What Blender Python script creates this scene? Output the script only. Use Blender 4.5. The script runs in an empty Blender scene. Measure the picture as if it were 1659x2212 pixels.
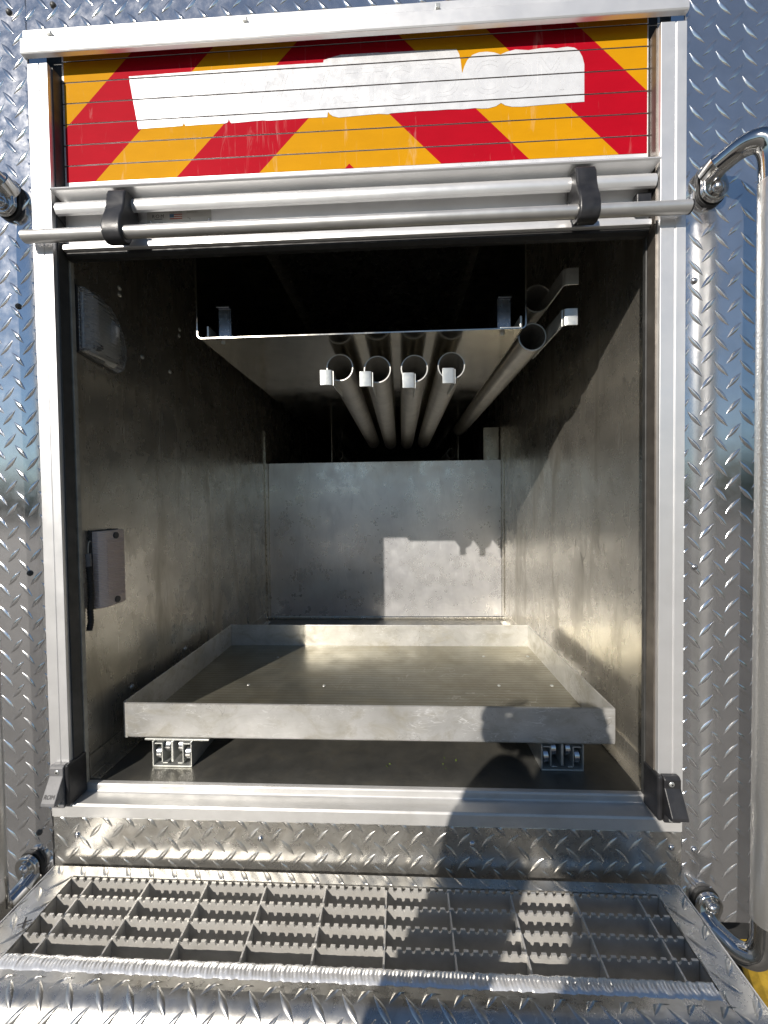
import bpy, bmesh, math, random
from mathutils import Vector, Matrix
random.seed(7)

# ------------------------------------------------------------------ camera, sky, sun, exposure
sc = bpy.context.scene
FACE = 0.66            # metres from the camera to the door frame plane
CAMZ = 1.42            # camera height above the pavement
OFF = Vector((0.0, -FACE, CAMZ))      # numbers below are measured from the lens: x right, y into the truck, z up
FPX, CX, CY = 831.0, 829.5, 1106.0    # focal length and centre in the pixels of a 1659 x 2212 view
YAW, PITCH, ROLL = 0.04467, 0.0233, 0.01232
def cam_axes():
    cy, sy, cp, sp = math.cos(YAW), math.sin(YAW), math.cos(PITCH), math.sin(PITCH)
    fwd = Vector((-sy*cp, cy*cp, -sp)); r = Vector((cy, sy, 0)); d = fwd.cross(r)
    c, s = math.cos(ROLL), math.sin(ROLL)
    return c*r + s*d, -s*r + c*d, fwd
AR, AD, AF = cam_axes()
cd = bpy.data.cameras.new('Camera'); cam = bpy.data.objects.new('Camera', cd)
sc.collection.objects.link(cam); sc.camera = cam
cam.matrix_world = Matrix(((AR.x, -AD.x, -AF.x, OFF.x), (AR.y, -AD.y, -AF.y, OFF.y), (AR.z, -AD.z, -AF.z, OFF.z), (0, 0, 0, 1)))
cd.sensor_fit = 'HORIZONTAL'; cd.sensor_width = 36.0; cd.lens = 36.0*FPX/1659.0
cd.clip_start = 0.01; cd.clip_end = 2000.0
SUN_DIR = Vector((0.49, 1.0, -0.56)).normalized()          # the way the light travels
w = bpy.data.worlds.new('World'); sc.world = w; w.use_nodes = True
nt = w.node_tree; bg = nt.nodes['Background']
sky = nt.nodes.new('ShaderNodeTexSky'); sky.sky_type = 'NISHITA'; sky.sun_disc = False
sky.sun_elevation = math.asin(-SUN_DIR.z); sky.sun_rotation = math.atan2(-SUN_DIR.x, -SUN_DIR.y) % (2*math.pi)
sky.air_density = 1.0; sky.dust_density = 0.05; sky.ozone_density = 3.0
nt.links.new(sky.outputs[0], bg.inputs[0]); bg.inputs[1].default_value = 0.065
sl = bpy.data.lights.new('Sun', 'SUN'); sl.energy = 5.0; sl.angle = math.radians(0.53); sl.color = (1.0, 0.93, 0.84)
so = bpy.data.objects.new('Sun', sl); sc.collection.objects.link(so)
so.rotation_euler = SUN_DIR.to_track_quat('-Z', 'Y').to_euler(); so.location = (-3, -6, 6)
sc.view_settings.view_transform = 'Standard'; sc.view_settings.look = 'None'
sc.view_settings.gamma = 1.0; sc.view_settings.use_curve_mapping = False
sc.view_settings.exposure = 0.18
sc.render.engine = 'CYCLES'
sc.cycles.use_denoising = True
sc.cycles.max_bounces = 12; sc.cycles.glossy_bounces = 8; sc.cycles.diffuse_bounces = 6
sc.cycles.sample_clamp_indirect = 6.0

def ray(px, py):
    c = AR*((px-CX)/FPX) + AD*((py-CY)/FPX) + AF
    return c
def at(px, py, y):                      # a pixel on the upright plane y
    c = ray(px, py); return c*(y/c.y)
def onz(px, py, z):                     # a pixel on the level plane z
    c = ray(px, py); return c*(z/c.z)

# ------------------------------------------------------------------ materials
M = {}
def nodes_of(name):
    m = bpy.data.materials.new(name); m.use_nodes = True
    t = m.node_tree; b = t.nodes['Principled BSDF']; M[name] = m
    return m, t, b
def N(t, kind, **kw):
    n = t.nodes.new(kind)
    for k, v in kw.items():
        if k in n.inputs: n.inputs[k].default_value = v
        else: setattr(n, k, v)
    return n
def ramp(t, src, a, b, p0=0.35, p1=0.65):
    r = t.nodes.new('ShaderNodeMapRange'); r.inputs['From Min'].default_value = p0; r.inputs['From Max'].default_value = p1
    r.inputs['To Min'].default_value = a; r.inputs['To Max'].default_value = b
    t.links.new(src, r.inputs['Value']); return r.outputs['Result']
def mixc(t, fac, c0, c1, mode='MIX'):
    n = t.nodes.new('ShaderNodeMix'); n.data_type = 'RGBA'; n.blend_type = mode
    for i, v in ((0, fac), (6, c0), (7, c1)):
        if hasattr(v, 'links'): t.links.new(v, n.inputs[i])
        elif i == 0: n.inputs[0].default_value = v
        else: n.inputs[i].default_value = (*v, 1)
    return n.outputs[2]
def coords(t, scale=(1, 1, 1)):
    g = t.nodes.new('ShaderNodeNewGeometry'); mp = t.nodes.new('ShaderNodeMapping')
    mp.inputs['Scale'].default_value = scale
    t.links.new(g.outputs['Position'], mp.inputs['Vector']); return mp.outputs['Vector']
def noise(t, vec, scale, detail=4, rough=0.55, dist=0.0):
    n = N(t, 'ShaderNodeTexNoise', Scale=scale, Detail=detail, Roughness=rough, Distortion=dist)
    t.links.new(vec, n.inputs['Vector']); return n.outputs['Fac']
def bump(t, b, h, strength, dist=0.001):
    n = N(t, 'ShaderNodeBump', Strength=strength, Distance=dist)
    t.links.new(h, n.inputs['Height']); t.links.new(n.outputs['Normal'], b.inputs['Normal']); return n
def mathn(t, op, a, b=None):
    n = t.nodes.new('ShaderNodeMath'); n.operation = op
    for i, v in enumerate((a, b)):
        if v is None: continue
        if hasattr(v, 'links'): t.links.new(v, n.inputs[i])
        else: n.inputs[i].default_value = v
    return n.outputs[0]

def metal(name, c0, c1, r0, r1, metallic=1.0, scale=14, grain=(1, 1, 1), gscale=300, gb=0.05, wav=0.0, dirt=None, spots=None, scratch=0.0, lines=None, waves=None):
    m, t, b = nodes_of(name)
    v = coords(t); n1 = noise(t, v, scale, 5, 0.6, 0.3)
    col = mixc(t, ramp(t, n1, 0, 1), c0, c1)
    rg = ramp(t, noise(t, v, scale*2.3, 4, 0.65), r0, r1, 0.3, 0.7)
    if dirt:
        dv = noise(t, coords(t, dirt.get('scale3', (1, 1, 1))), dirt['scale'], 6, 0.68, 0.6)
        dm = ramp(t, dv, 0, dirt['amt'], dirt['p0'], dirt['p1'])
        col = mixc(t, dm, col, dirt['col'])
        rg = mathn(t, 'ADD', rg, mathn(t, 'MULTIPLY', dm, 0.18))
    if spots:
        sv = noise(t, coords(t, spots.get('scale3', (1, 1, 1))), spots['scale'], 3, 0.6, 1.2)
        sm = ramp(t, sv, 0, spots['amt'], spots['p0'], spots['p1'])
        col = mixc(t, sm, col, spots['col'])
    for ln in (lines or []):
        lv = noise(t, coords(t, ln['scale3']), ln['scale'], 2, 0.5, ln.get('dist', .4))
        band = mathn(t, 'LESS_THAN', mathn(t, 'ABSOLUTE', mathn(t, 'SUBTRACT', lv, 0.5)), ln['w'])
        mk_ = ramp(t, noise(t, v, ln.get('mscale', 7), 3, .6), 0, ln['amt'], .5, .62)
        lm = mathn(t, 'MULTIPLY', band, mk_)
        col = mixc(t, lm, col, ln['col'])
        rg = mathn(t, 'ADD', rg, mathn(t, 'MULTIPLY', lm, 0.15))
    if waves:
        wv_ = N(t, 'ShaderNodeTexWave', Scale=waves['scale'], Distortion=waves.get('dist', 1.5), Detail=2.0); wv_.bands_direction = waves['axis']
        t.links.new(v, wv_.inputs['Vector'])
        col = mixc(t, ramp(t, wv_.outputs['Fac'], 0, waves['amt'], 0, 1), col, waves['col'])
    t.links.new(col, b.inputs['Base Color']); t.links.new(rg, b.inputs['Roughness'])
    b.inputs['Metallic'].default_value = metallic
    h = noise(t, coords(t, grain), gscale, 3, 0.6)
    bn = bump(t, b, h, gb, 0.001)
    prev = bn
    if wav:
        h2 = noise(t, v, 9, 2, 0.4); b2 = N(t, 'ShaderNodeBump', Strength=wav, Distance=0.004)
        t.links.new(h2, b2.inputs['Height']); t.links.new(b2.outputs['Normal'], prev.inputs['Normal']); prev = b2
    if scratch:
        hs = noise(t, coords(t, (1, 1, 1)), 40, 6, 0.8, 2.5); b3 = N(t, 'ShaderNodeBump', Strength=scratch, Distance=0.001)
        t.links.new(hs, b3.inputs['Height']); t.links.new(b3.outputs['Normal'], prev.inputs['Normal'])
    return m
def plain(name, c, rough=0.5, metallic=0.0, nb=0.0, ns=400, var=0.15, spec=0.5):
    m, t, b = nodes_of(name)
    v = coords(t); n1 = noise(t, v, 35, 5, 0.6)
    col = mixc(t, ramp(t, n1, 0, 1), tuple(x*(1-var) for x in c), tuple(min(1, x*(1+var)) for x in c))
    t.links.new(col, b.inputs['Base Color'])
    t.links.new(ramp(t, noise(t, v, 60, 3), max(0.02, rough-0.08), rough+0.08), b.inputs['Roughness'])
    b.inputs['Metallic'].default_value = metallic; b.inputs['Specular IOR Level'].default_value = spec
    if nb: bump(t, b, noise(t, v, ns, 3), nb, 0.0006)
    return m

metal('tread_aluminium', (.76, .76, .77), (.86, .86, .87), .09, .19, 0.95, 20, gscale=900, gb=0.03, wav=0.045,
      dirt=dict(scale=26, amt=.18, p0=.52, p1=.72, col=(.55, .53, .50)))
metal('step_aluminium', (.54, .53, .50), (.66, .65, .62), .20, .36, 0.9, 22, gscale=700, gb=0.06, wav=0.06,
      dirt=dict(scale=24, amt=.6, p0=.46, p1=.7, col=(.34, .31, .26)), lines=[dict(scale3=(1, 1, 1), scale=30, w=.006, amt=.5, col=(.85, .85, .83), dist=1.5)])
metal('sill_aluminium', (.52, .515, .50), (.60, .595, .58), .32, .46, 0.35, 14, grain=(.03, 1, 1), gscale=700, gb=0.05,
      dirt=dict(scale=16, amt=.4, p0=.52, p1=.74, col=(.36, .34, .3), scale3=(.4, 2, 1)))
metal('frame_aluminium', (.74, .74, .74), (.80, .80, .80), .36, .46, 0.68, 8, grain=(1, 1, .02), gscale=900, gb=0.04,
      dirt=dict(scale=18, amt=.25, p0=.6, p1=.8, col=(.55, .53, .5)))
metal('bar_aluminium', (.62, .61, .59), (.70, .69, .67), .34, .44, 0.75, 14, grain=(.05, 1, 1), gscale=500, gb=0.12)
metal('rail_aluminium', (.70, .70, .70), (.77, .77, .77), .34, .44, 0.6, 10, grain=(.03, 1, 1), gscale=700, gb=0.05)
metal('lining_aluminium', (.50, .475, .42), (.68, .65, .58), .19, .33, 0.84, 7, grain=(1, 1, .25), gscale=160, gb=0.10, wav=0.12, lines=[dict(scale3=(1, 1.2, .12), scale=26, w=.006, amt=.55, col=(.72, .70, .66), dist=.5), dict(scale3=(1, .5, .15), scale=14, w=.0022, amt=.4, col=(.15, .14, .12), dist=.8, mscale=5)],
      dirt=dict(scale=9, amt=.65, p0=.5, p1=.68, col=(.31, .285, .23), scale3=(1.8, 1.3, .28)),
      spots=dict(scale=15, amt=.5, p0=.71, p1=.78, col=(.16, .15, .14)), scratch=0.08)
metal('back_aluminium', (.66, .66, .68), (.80, .80, .80), .22, .38, 0.7, 6, grain=(1, 1, .2), gscale=180, gb=0.08, wav=0.10, lines=[dict(scale3=(1, 1.2, .12), scale=26, w=.006, amt=.55, col=(.9, .9, .9), dist=.5), dict(scale3=(1, .5, .15), scale=14, w=.0022, amt=.35, col=(.3, .3, .3), dist=.8, mscale=5)],
      dirt=dict(scale=14, amt=.35, p0=.5, p1=.75, col=(.36, .36, .36), scale3=(1.5, 1, .5)),
      spots=dict(scale=13, amt=.35, p0=.70, p1=.80, col=(.3, .3, .3)), scratch=0.06)
metal('tray_aluminium', (.33, .31, .245), (.46, .44, .36), .32, .48, 0.85, 9, grain=(.06, 1, 1), gscale=240, gb=0.16, waves=dict(scale=24, axis='Y', amt=.42, col=(.24, .22, .16)), lines=[dict(scale3=(.15, 1.5, 1), scale=22, w=.006, amt=.6, col=(.66, .64, .58)), dict(scale3=(1, .7, 1), scale=9, w=.004, amt=.6, col=(.7, .68, .62), dist=2.0)],
      dirt=dict(scale=12, amt=.6, p0=.45, p1=.75, col=(.40, .36, .26), scale3=(.6, 1.4, 1)), scratch=0.12)
metal('tray_lip', (.52, .515, .49), (.68, .675, .655), .28, .44, 0.6, 12, lines=[dict(scale3=(.35, 1, 1.4), scale=60, w=.012, amt=.7, col=(.85, .85, .84), dist=1.2, mscale=14), dict(scale3=(1, 1, .8), scale=24, w=.006, amt=.7, col=(.25, .24, .22), dist=2.0, mscale=10)], grain=(.12, 1, 1), gscale=260, gb=0.20,
      dirt=dict(scale=20, amt=.7, p0=.48, p1=.68, col=(.40, .375, .30), scale3=(.7, 1, 1.2)), scratch=0.20)
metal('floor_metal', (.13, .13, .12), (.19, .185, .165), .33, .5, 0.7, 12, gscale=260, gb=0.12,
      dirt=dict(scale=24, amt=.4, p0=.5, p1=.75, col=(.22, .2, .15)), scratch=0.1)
metal('tube_steel', (.50, .49, .46), (.60, .585, .55), .34, .46, 0.8, 22, grain=(1, .1, 1), gscale=350, gb=0.08,
      dirt=dict(scale=20, amt=.4, p0=.55, p1=.75, col=(.3, .29, .26)))
metal('grating_metal', (.58, .565, .53), (.68, .665, .63), .34, .46, 0.5, 24, grain=(.1, 1, 1), gscale=500, gb=0.10,
      dirt=dict(scale=30, amt=.45, p0=.5, p1=.75, col=(.42, .40, .36)))
metal('weld', (.82, .82, .82), (.90, .90, .90), .16, .28, 0.55, 60, gscale=500, gb=0.10)
metal('chrome', (.56, .55, .53), (.66, .65, .63), .08, .16, 1.0, 18, gscale=600, gb=0.02)
metal('galvanised', (.55, .56, .54), (.68, .69, .66), .30, .42, 0.75, 50, gscale=400, gb=0.06)
metal('lightened_steel', (.80, .80, .78), (.88, .88, .86), .35, .5, 0.2, 40, gscale=300, gb=0.05)  # tube steel lightened to make up for the low light on the far tubes
metal('rivet_metal', (.55, .55, .56), (.68, .68, .69), .15, .28, 1.0, 60, gscale=500, gb=0.03)
plain('black_plastic', (.022, .022, .024), .36, 0, 0.25, 500, .3)
plain('grey_plastic', (.16, .16, .165), .42, 0, 0.2, 500, .15)
plain('black_rubber', (.012, .012, .012), .55, 0, .2, 600, .3)
plain('seal_rubber', (.05, .05, .048), .5, 0, .1, 600, .2)
plain('seal_light', (.34, .33, .29), .5, .2, .1, 600, .2)
plain('guide_brown', (.13, .115, .10), .4, .4, .05, 400, .15)
metal('locker_aluminium', (.50, .47, .40), (.60, .57, .50), .09, .20, 1.0, 10, gscale=300, gb=0.03, wav=0.05, dirt=dict(scale=16, amt=.35, p0=.55, p1=.75, col=(.2, .19, .16)))
metal('bracket_steel', (.30, .32, .35), (.40, .42, .45), .18, .3, 1.0, 30, gscale=300, gb=0.04)
plain('added_foliage', (.045, .06, .025), .9, 0, 0, 300, .4)
plain('chassis_shade_black', (.018, .018, .018), .6, 0, .3, 200, .3)  # black chassis parts, and sheets that stand in for deep shade
plain('slat_white', (.74, .74, .75), .34, .35, .03, 600, .03)
plain('patch_white', (.73, .735, .745), .28, .25, .05, 300, .05)
plain('ghost_grey', (.74, .74, .74), .4, .2, 0, 300, .05)
plain('print_black', (.02, .018, .02), .5)
plain('print_brown', (.20, .15, .10), .5)
plain('print_red', (.34, .07, .04), .5)
plain('print_white', (.62, .60, .55), .5)
plain('print_blue', (.06, .12, .20), .5)
plain('label_silver', (.50, .49, .46), .35, .4, .02, 300, .05)
plain('hose_yellow', (.52, .33, .03), .75, 0, .5, 250, .25)
plain('leaf_green', (.16, .24, .04), .6)
plain('cloth_navy', (.03, .035, .05), .9, 0, .4, 500, .2)
plain('cloth_trousers', (.05, .048, .045), .9, 0, .4, 500, .2)
plain('skin', (.50, .30, .21), .5, 0, .1, 300, .06)
plain('hair_brown', (.035, .022, .014), .6, 0, .6, 200, .3)
plain('lamp_base', (.05, .05, .05), .45)
plain('marker_ink', (.015, .015, .02), .5)
def tape(name, c):
    m, t, b = nodes_of(name)
    v = coords(t)
    vo = N(t, 'ShaderNodeTexVoronoi', Scale=420.0); t.links.new(v, vo.inputs['Vector'])
    n = noise(t, coords(t, (1, 1, 2.5)), 16, 5, .6)
    col = mixc(t, ramp(t, n, 0, 1, .3, .75), tuple(x*.93 for x in c), tuple(min(1, x*1.05) for x in c))
    sm = ramp(t, noise(t, coords(t, (6, 1, .7)), 9, 4, .7, .8), 0, .22, .60, .78)
    col = mixc(t, sm, col, (.75, .70, .62))
    t.links.new(col, b.inputs['Base Color']); b.inputs['Roughness'].default_value = .6; b.inputs['Specular IOR Level'].default_value = .04
    bump(t, b, vo.outputs['Distance'], .05, .0004)
tape('tape_red', (.36, .003, .013)); tape('tape_yellow', (.52, .245, .004))
# clear ribbed lamp lens
def lens_mat(name, c, ribs, axis, rough, trans):
    m, t, b = nodes_of(name)
    b.inputs['Base Color'].default_value = (*c, 1); b.inputs['Roughness'].default_value = rough
    b.inputs['Transmission Weight'].default_value = trans; b.inputs['IOR'].default_value = 1.45
    wv = N(t, 'ShaderNodeTexWave', Scale=ribs, Distortion=0.2); wv.bands_direction = axis
    t.links.new(coords(t), wv.inputs['Vector']); bump(t, b, wv.outputs['Fac'], .8, .002)
lens_mat('lens_clear', (.93, .93, .92), 42, 'Z', .10, .92)
lens_mat('lens_frosted', (.86, .73, .66), 95, 'Z', .35, .0)
# knurled stainless rail
m, t, b = nodes_of('knurled_steel')
b.inputs['Base Color'].default_value = (.68, .67, .64, 1); b.inputs['Metallic'].default_value = .9; b.inputs['Roughness'].default_value = .3
tcn = t.nodes.new('ShaderNodeTexCoord'); ck = N(t, 'ShaderNodeTexVoronoi', Scale=330.0)
t.links.new(coords(t), ck.inputs['Vector']); bump(t, b, ck.outputs['Distance'], .35, .0008)
# pavement
m, t, b = nodes_of('asphalt')
v = coords(t)
c = mixc(t, ramp(t, noise(t, v, 1.2, 6, .6), 0, 1), (.085, .079, .070), (.13, .120, .104))
c = mixc(t, ramp(t, noise(t, v, 160, 3, .7), 0, .6, .5, .7), c, (.2, .19, .18))
t.links.new(c, b.inputs['Base Color']); b.inputs['Roughness'].default_value = .85
bump(t, b, noise(t, v, 140, 4, .7), .6, .006)

# ------------------------------------------------------------------ mesh helpers
class MB:
    def __init__(s): s.v = []; s.f = []; s.m = []; s.k = 0
    def add(s, vs, fs, mi=None):
        o = len(s.v); s.v += [Vector(p) for p in vs]
        for f in fs: s.f.append([i+o for i in f]); s.m.append(s.k if mi is None else mi)
        return s
    def box(s, x0, x1, y0, y1, z0, z1):
        vs = [(x0, y0, z0), (x1, y0, z0), (x1, y1, z0), (x0, y1, z0), (x0, y0, z1), (x1, y0, z1), (x1, y1, z1), (x0, y1, z1)]
        return s.add(vs, [(0, 3, 2, 1), (4, 5, 6, 7), (0, 1, 5, 4), (1, 2, 6, 5), (2, 3, 7, 6), (3, 0, 4, 7)])
    def prism_x(s, prof, x0, x1):           # profile of (y, z)
        n = len(prof)
        vs = [(x0, y, z) for y, z in prof] + [(x1, y, z) for y, z in prof]
        fs = [tuple(range(n-1, -1, -1)), tuple(range(n, 2*n))] + [(i, (i+1) % n, n+(i+1) % n, n+i) for i in range(n)]
        return s.add(vs, fs)
    def prism_y(s, prof, y0, y1):           # outline of (x, z)
        n = len(prof)
        vs = [(x, y0, z) for x, z in prof] + [(x, y1, z) for x, z in prof]
        fs = [tuple(range(n)), tuple(range(2*n-1, n-1, -1))] + [((i+1) % n, i, n+i, n+(i+1) % n) for i in range(n)]
        return s.add(vs, fs)
    def prism_z(s, prof, z0, z1):
        n = len(prof)
        vs = [(x, y, z0) for x, y in prof] + [(x, y, z1) for x, y in prof]
        fs = [tuple(range(n-1, -1, -1)), tuple(range(n, 2*n))] + [(i, (i+1) % n, n+(i+1) % n, n+i) for i in range(n)]
        return s.add(vs, fs)
    def tube(s, pts, r, n=20, cap=True, rin=None):
        pts = [Vector(p) for p in pts]; rs = r if isinstance(r, (list, tuple)) else [r]*len(pts)
        rings = []; up = None
        for i, p in enumerate(pts):
            d = ((pts[i+1]-p) if i == 0 else (p-pts[i-1]) if i == len(pts)-1 else (pts[i+1]-pts[i-1])).normalized()
            if up is None:
                up = Vector((0, 0, 1)) if abs(d.z) < .9 else Vector((1, 0, 0))
            a = d.cross(up).normalized(); up = a.cross(d).normalized()
            rings.append([p + (a*math.cos(2*math.pi*k/n) + up*math.sin(2*math.pi*k/n))*rs[i] for k in range(n)])
        vs = [q for R_ in rings for q in R_]; fs = []
        for i in range(len(rings)-1):
            for k in range(n):
                fs.append((i*n+k, i*n+(k+1) % n, (i+1)*n+(k+1) % n, (i+1)*n+k))
        if cap: fs += [tuple(range(n-1, -1, -1)), tuple(range((len(rings)-1)*n, len(rings)*n))]
        return s.add(vs, fs)
    def pipe(s, p0, p1, ro, ri, n=32):      # hollow tube
        p0, p1 = Vector(p0), Vector(p1); d = (p1-p0).normalized()
        up = Vector((0, 0, 1)) if abs(d.z) < .9 else Vector((1, 0, 0)); a = d.cross(up).normalized(); u = a.cross(d)
        vs = []
        for p, r in ((p0, ro), (p1, ro), (p1, ri), (p0, ri)):
            vs += [p + (a*math.cos(2*math.pi*k/n)+u*math.sin(2*math.pi*k/n))*r for k in range(n)]
        fs = []
        for q in range(4):
            for k in range(n):
                fs.append((q*n+k, q*n+(k+1) % n, ((q+1) % 4)*n+(k+1) % n, ((q+1) % 4)*n+k))
        return s.add(vs, fs)
    def dome(s, c, nrm, r, h, n=14, rings=4):
        c = Vector(c); d = Vector(nrm).normalized(); up = Vector((0, 0, 1)) if abs(d.z) < .9 else Vector((1, 0, 0))
        a = d.cross(up).normalized(); u = a.cross(d); vs = []
        for j in range(rings):
            th = j/rings*math.pi/2
            vs += [c + d*h*math.sin(th) + (a*math.cos(2*math.pi*k/n)+u*math.sin(2*math.pi*k/n))*r*math.cos(th) for k in range(n)]
        vs.append(c+d*h); fs = []
        for j in range(rings-1):
            for k in range(n): fs.append((j*n+k, j*n+(k+1) % n, (j+1)*n+(k+1) % n, (j+1)*n+k))
        for k in range(n): fs.append(((rings-1)*n+k, (rings-1)*n+(k+1) % n, rings*n))
        return s.add(vs, fs)
    def build(s, name, mat, parent=None, smooth=False, bevel=0.0, seg=2, label=None, kind=None, base=None, angle=0.6):
        b = Vector(base) if base is not None else (Vector(parent['_b']) if parent is not None else Vector((0, 0, 0)))
        me = bpy.data.meshes.new(name)
        me.from_pydata([tuple(p-b) for p in s.v], [], s.f); me.update()
        bm = bmesh.new(); bm.from_mesh(me); bmesh.ops.recalc_face_normals(bm, faces=bm.faces); bm.to_mesh(me); bm.free()
        mats = mat if isinstance(mat, (list, tuple)) else [mat]
        for q in mats: me.materials.append(M[q])
        for p, i in zip(me.polygons, s.m): p.material_index = i
        o = bpy.data.objects.new(name, me); sc.collection.objects.link(o)
        if parent is not None:
            o.parent = parent; o['_b'] = list(b)
        else:
            o.location = b+OFF; o['_b'] = list(b)
        if smooth:
            for p in me.polygons: p.use_smooth = True
            me.set_sharp_from_angle(angle=angle)
        if bevel:
            md = o.modifiers.new('Bevel', 'BEVEL'); md.width = bevel; md.segments = seg; md.limit_method = 'ANGLE'; md.angle_limit = 0.6
        if label: o['label'] = label
        if kind: o['kind'] = kind
        return o
def tag(o, label, cat, group=None):
    o['label'] = label; o['category'] = cat
    if group: o['group'] = group
    return o
def thing(name, base, label, cat, group=None):
    o = bpy.data.objects.new(name, None); o.empty_display_size = 0.05
    sc.collection.objects.link(o); o.location = Vector(base)+OFF; o['_b'] = list(base)
    return tag(o, label, cat, group)
def text_mesh(name, body, size, mat, parent, pos, width=None, outline=0.0, xdir=(1, 0, 0), zdir=(0, 0, 1), spacing=1.0, depth=0.0):
    cu = bpy.data.curves.new('lettering', 'FONT'); cu.body = body; cu.size = size; cu.align_x = 'LEFT'; cu.space_character = spacing
    if outline: cu.fill_mode = 'NONE'; cu.bevel_depth = outline; cu.bevel_resolution = 0; cu.resolution_u = 4
    else: cu.resolution_u = 3; cu.extrude = depth
    tmp = bpy.data.objects.new('lettering', cu); sc.collection.objects.link(tmp)
    dg = bpy.context.evaluated_depsgraph_get(); dg.update()
    me = bpy.data.meshes.new_from_object(tmp.evaluated_get(dg)); bpy.data.objects.remove(tmp)
    xs = [v.co.x for v in me.vertices]; x0, x1 = min(xs), max(xs); k = (width/(x1-x0)) if width else 1.0
    X, Z = Vector(xdir), Vector(zdir); Nn = X.cross(Z)
    b = Vector(parent['_b'])
    for v in me.vertices: v.co = Vector(pos) + X*((v.co.x-x0)*k) + Z*v.co.y + Nn*(-v.co.z) - b
    me.materials.clear(); me.materials.append(M[mat])
    o = bpy.data.objects.new(name, me); sc.collection.objects.link(o); o.parent = parent; o['_b'] = list(b)
    return o

# raised lozenges of tread plate, mapped on any sheet: fn(s, t, h) -> point
PIT = 0.0415
def lugs(fn, s0, s1, t0, t1, os=0.0, ot=0.0, skip=None, L=.0178, W=.0043, H=.0017):
    mb = MB()
    i0, i1 = int(math.floor((s0-os)/PIT))-1, int(math.ceil((s1-os)/PIT))+1
    j0, j1 = int(math.floor((t0-ot)/PIT))-1, int(math.ceil((t1-ot)/PIT))+1
    TS = [-1, -.72, -.36, 0, .36, .72, 1]
    for i in range(i0, i1+1):
        for j in range(j0, j1+1):
            for par in (0, 1):
                cs, ct = os+(i+.5*par)*PIT, ot+(j+.5*par)*PIT
                ang = math.radians(48 if par else 132)
                ca, sa = math.cos(ang), math.sin(ang)
                if not (s0-.010 < cs < s1+.010 and t0-.010 < ct < t1+.010): continue
                if skip and skip(cs, ct): continue
                vs = []
                for q in TS:
                    hw = W*(1-abs(q)**1.8); z = H*(1-q*q*.85)
                    for side, hh in ((-1, 0), (-.5, .8), (0, 1), (.5, .8), (1, 0)):
                        a, bb = q*L, side*hw
                        s_, t_ = cs+a*ca-bb*sa, ct+a*sa+bb*ca
                        cl = not (s0 <= s_ <= s1 and t0 <= t_ <= t1)
                        s_ = min(max(s_, s0), s1); t_ = min(max(t_, t0), t1)
                        vs.append(fn(s_, t_, hh*z if not cl else hh*z*.6))
                fs = []
                for a in range(len(TS)-1):
                    for c_ in range(4):
                        fs.append((a*5+c_, a*5+c_+1, (a+1)*5+c_+1, (a+1)*5+c_))
                mb.add(vs, fs)
    return mb

# ------------------------------------------------------------------ pavement
g = MB(); g.add([(-150, -150, -CAMZ), (150, -150, -CAMZ), (150, 150, -CAMZ), (-150, 150, -CAMZ)], [(0, 1, 2, 3)])
go = g.build('pavement', 'asphalt', base=(0, 0, -CAMZ)); go['kind'] = 'structure'

# unseen low wooded rise, added to give the dark band mirrored in the tread plate
hl = MB(); nseg = 260
for i in range(nseg+1):
    a = 2*math.pi*i/nseg; lowf = .45+.55*min(1, abs(((a-1.5*math.pi+math.pi) % (2*math.pi))-math.pi)/.6); h = lowf*5.4+1.1*lowf*math.sin(a*7+1)+.9*math.sin(a*17+2)+.6*math.sin(a*41)+random.uniform(-.5, .5)
    for rr, zz in ((52, -CAMZ-.3), (53.5, -CAMZ+h*.55), (56, -CAMZ+h*.9), (60, -CAMZ+h), (70, -CAMZ-.3)):
        q_ = rr+random.uniform(-.7, .7); hl.v.append(Vector((math.cos(a)*q_, math.sin(a)*q_, zz)))
for i in range(nseg):
    for k in range(4): hl.f.append([i*5+k, (i+1)*5+k, (i+1)*5+k+1, i*5+k+1]); hl.m.append(0)
ho_ = hl.build('added_hills', 'added_foliage', base=(0, 0, -CAMZ)); ho_['kind'] = 'structure'
# ------------------------------------------------------------------ truck body
XL, XR = -.609, .449           # side walls of the compartment
ZF = -.527                     # compartment floor
YB = 1.735                     # back panel
PL0, PL1, PR0, PR1 = -.642, -.606, .429, .4697      # door posts
truck = thing('fire_truck', (-.09, .70, -.80), 'rear body of a truck: diamond tread plate around an open aluminium lined compartment', 'truck')
PY = .667                      # outer face of the tread plate
def fxz(y):
    return lambda s, t, h: (s, y-h, t)
ph = at(1502, 688, PY)
def plate(name, x0, x1, z0, z1, label, skip=None, os=ph.x, ot=ph.z, y=PY, mt='tread_aluminium'):
    p = MB().box(x0, x1, y, y+.004, z0, z1).build(name, mt, truck, bevel=.001, label=label)
    lugs(fxz(y-.0001), x0+.0005, x1-.0005, z0+.0005, z1-.0005, os, ot, skip).build('tread_pattern', mt, p, smooth=True, kind='stuff', angle=1.2)
    return p
def rivet(p, pts, r=.0055, h=.0042, nrm=(0, -1, 0), mat='rivet_metal', name='rivet'):
    for c in pts:
        r_ = MB().dome(c, nrm, r, h); 
        o = r_.build(name, mat, p, smooth=True, angle=1.2)
pr = plate('tread_panel', .4715, .95, -.725, 1.05, 'tread plate panel right of the door')
rivet(pr, [at(1499, y_, PY) for y_ in (607, 1225, 1835)])
pl = plate('tread_panel', -1.0, -.648, -.725, 1.05, 'tread plate panel left of the door', os=ph.x-.012, ot=ph.z+.008)
rivet(pl, [at(40, 662, PY), at(65, 1238, PY), at(85, 1798, PY), at(20, 27, PY)], mat='seal_rubber')
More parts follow.
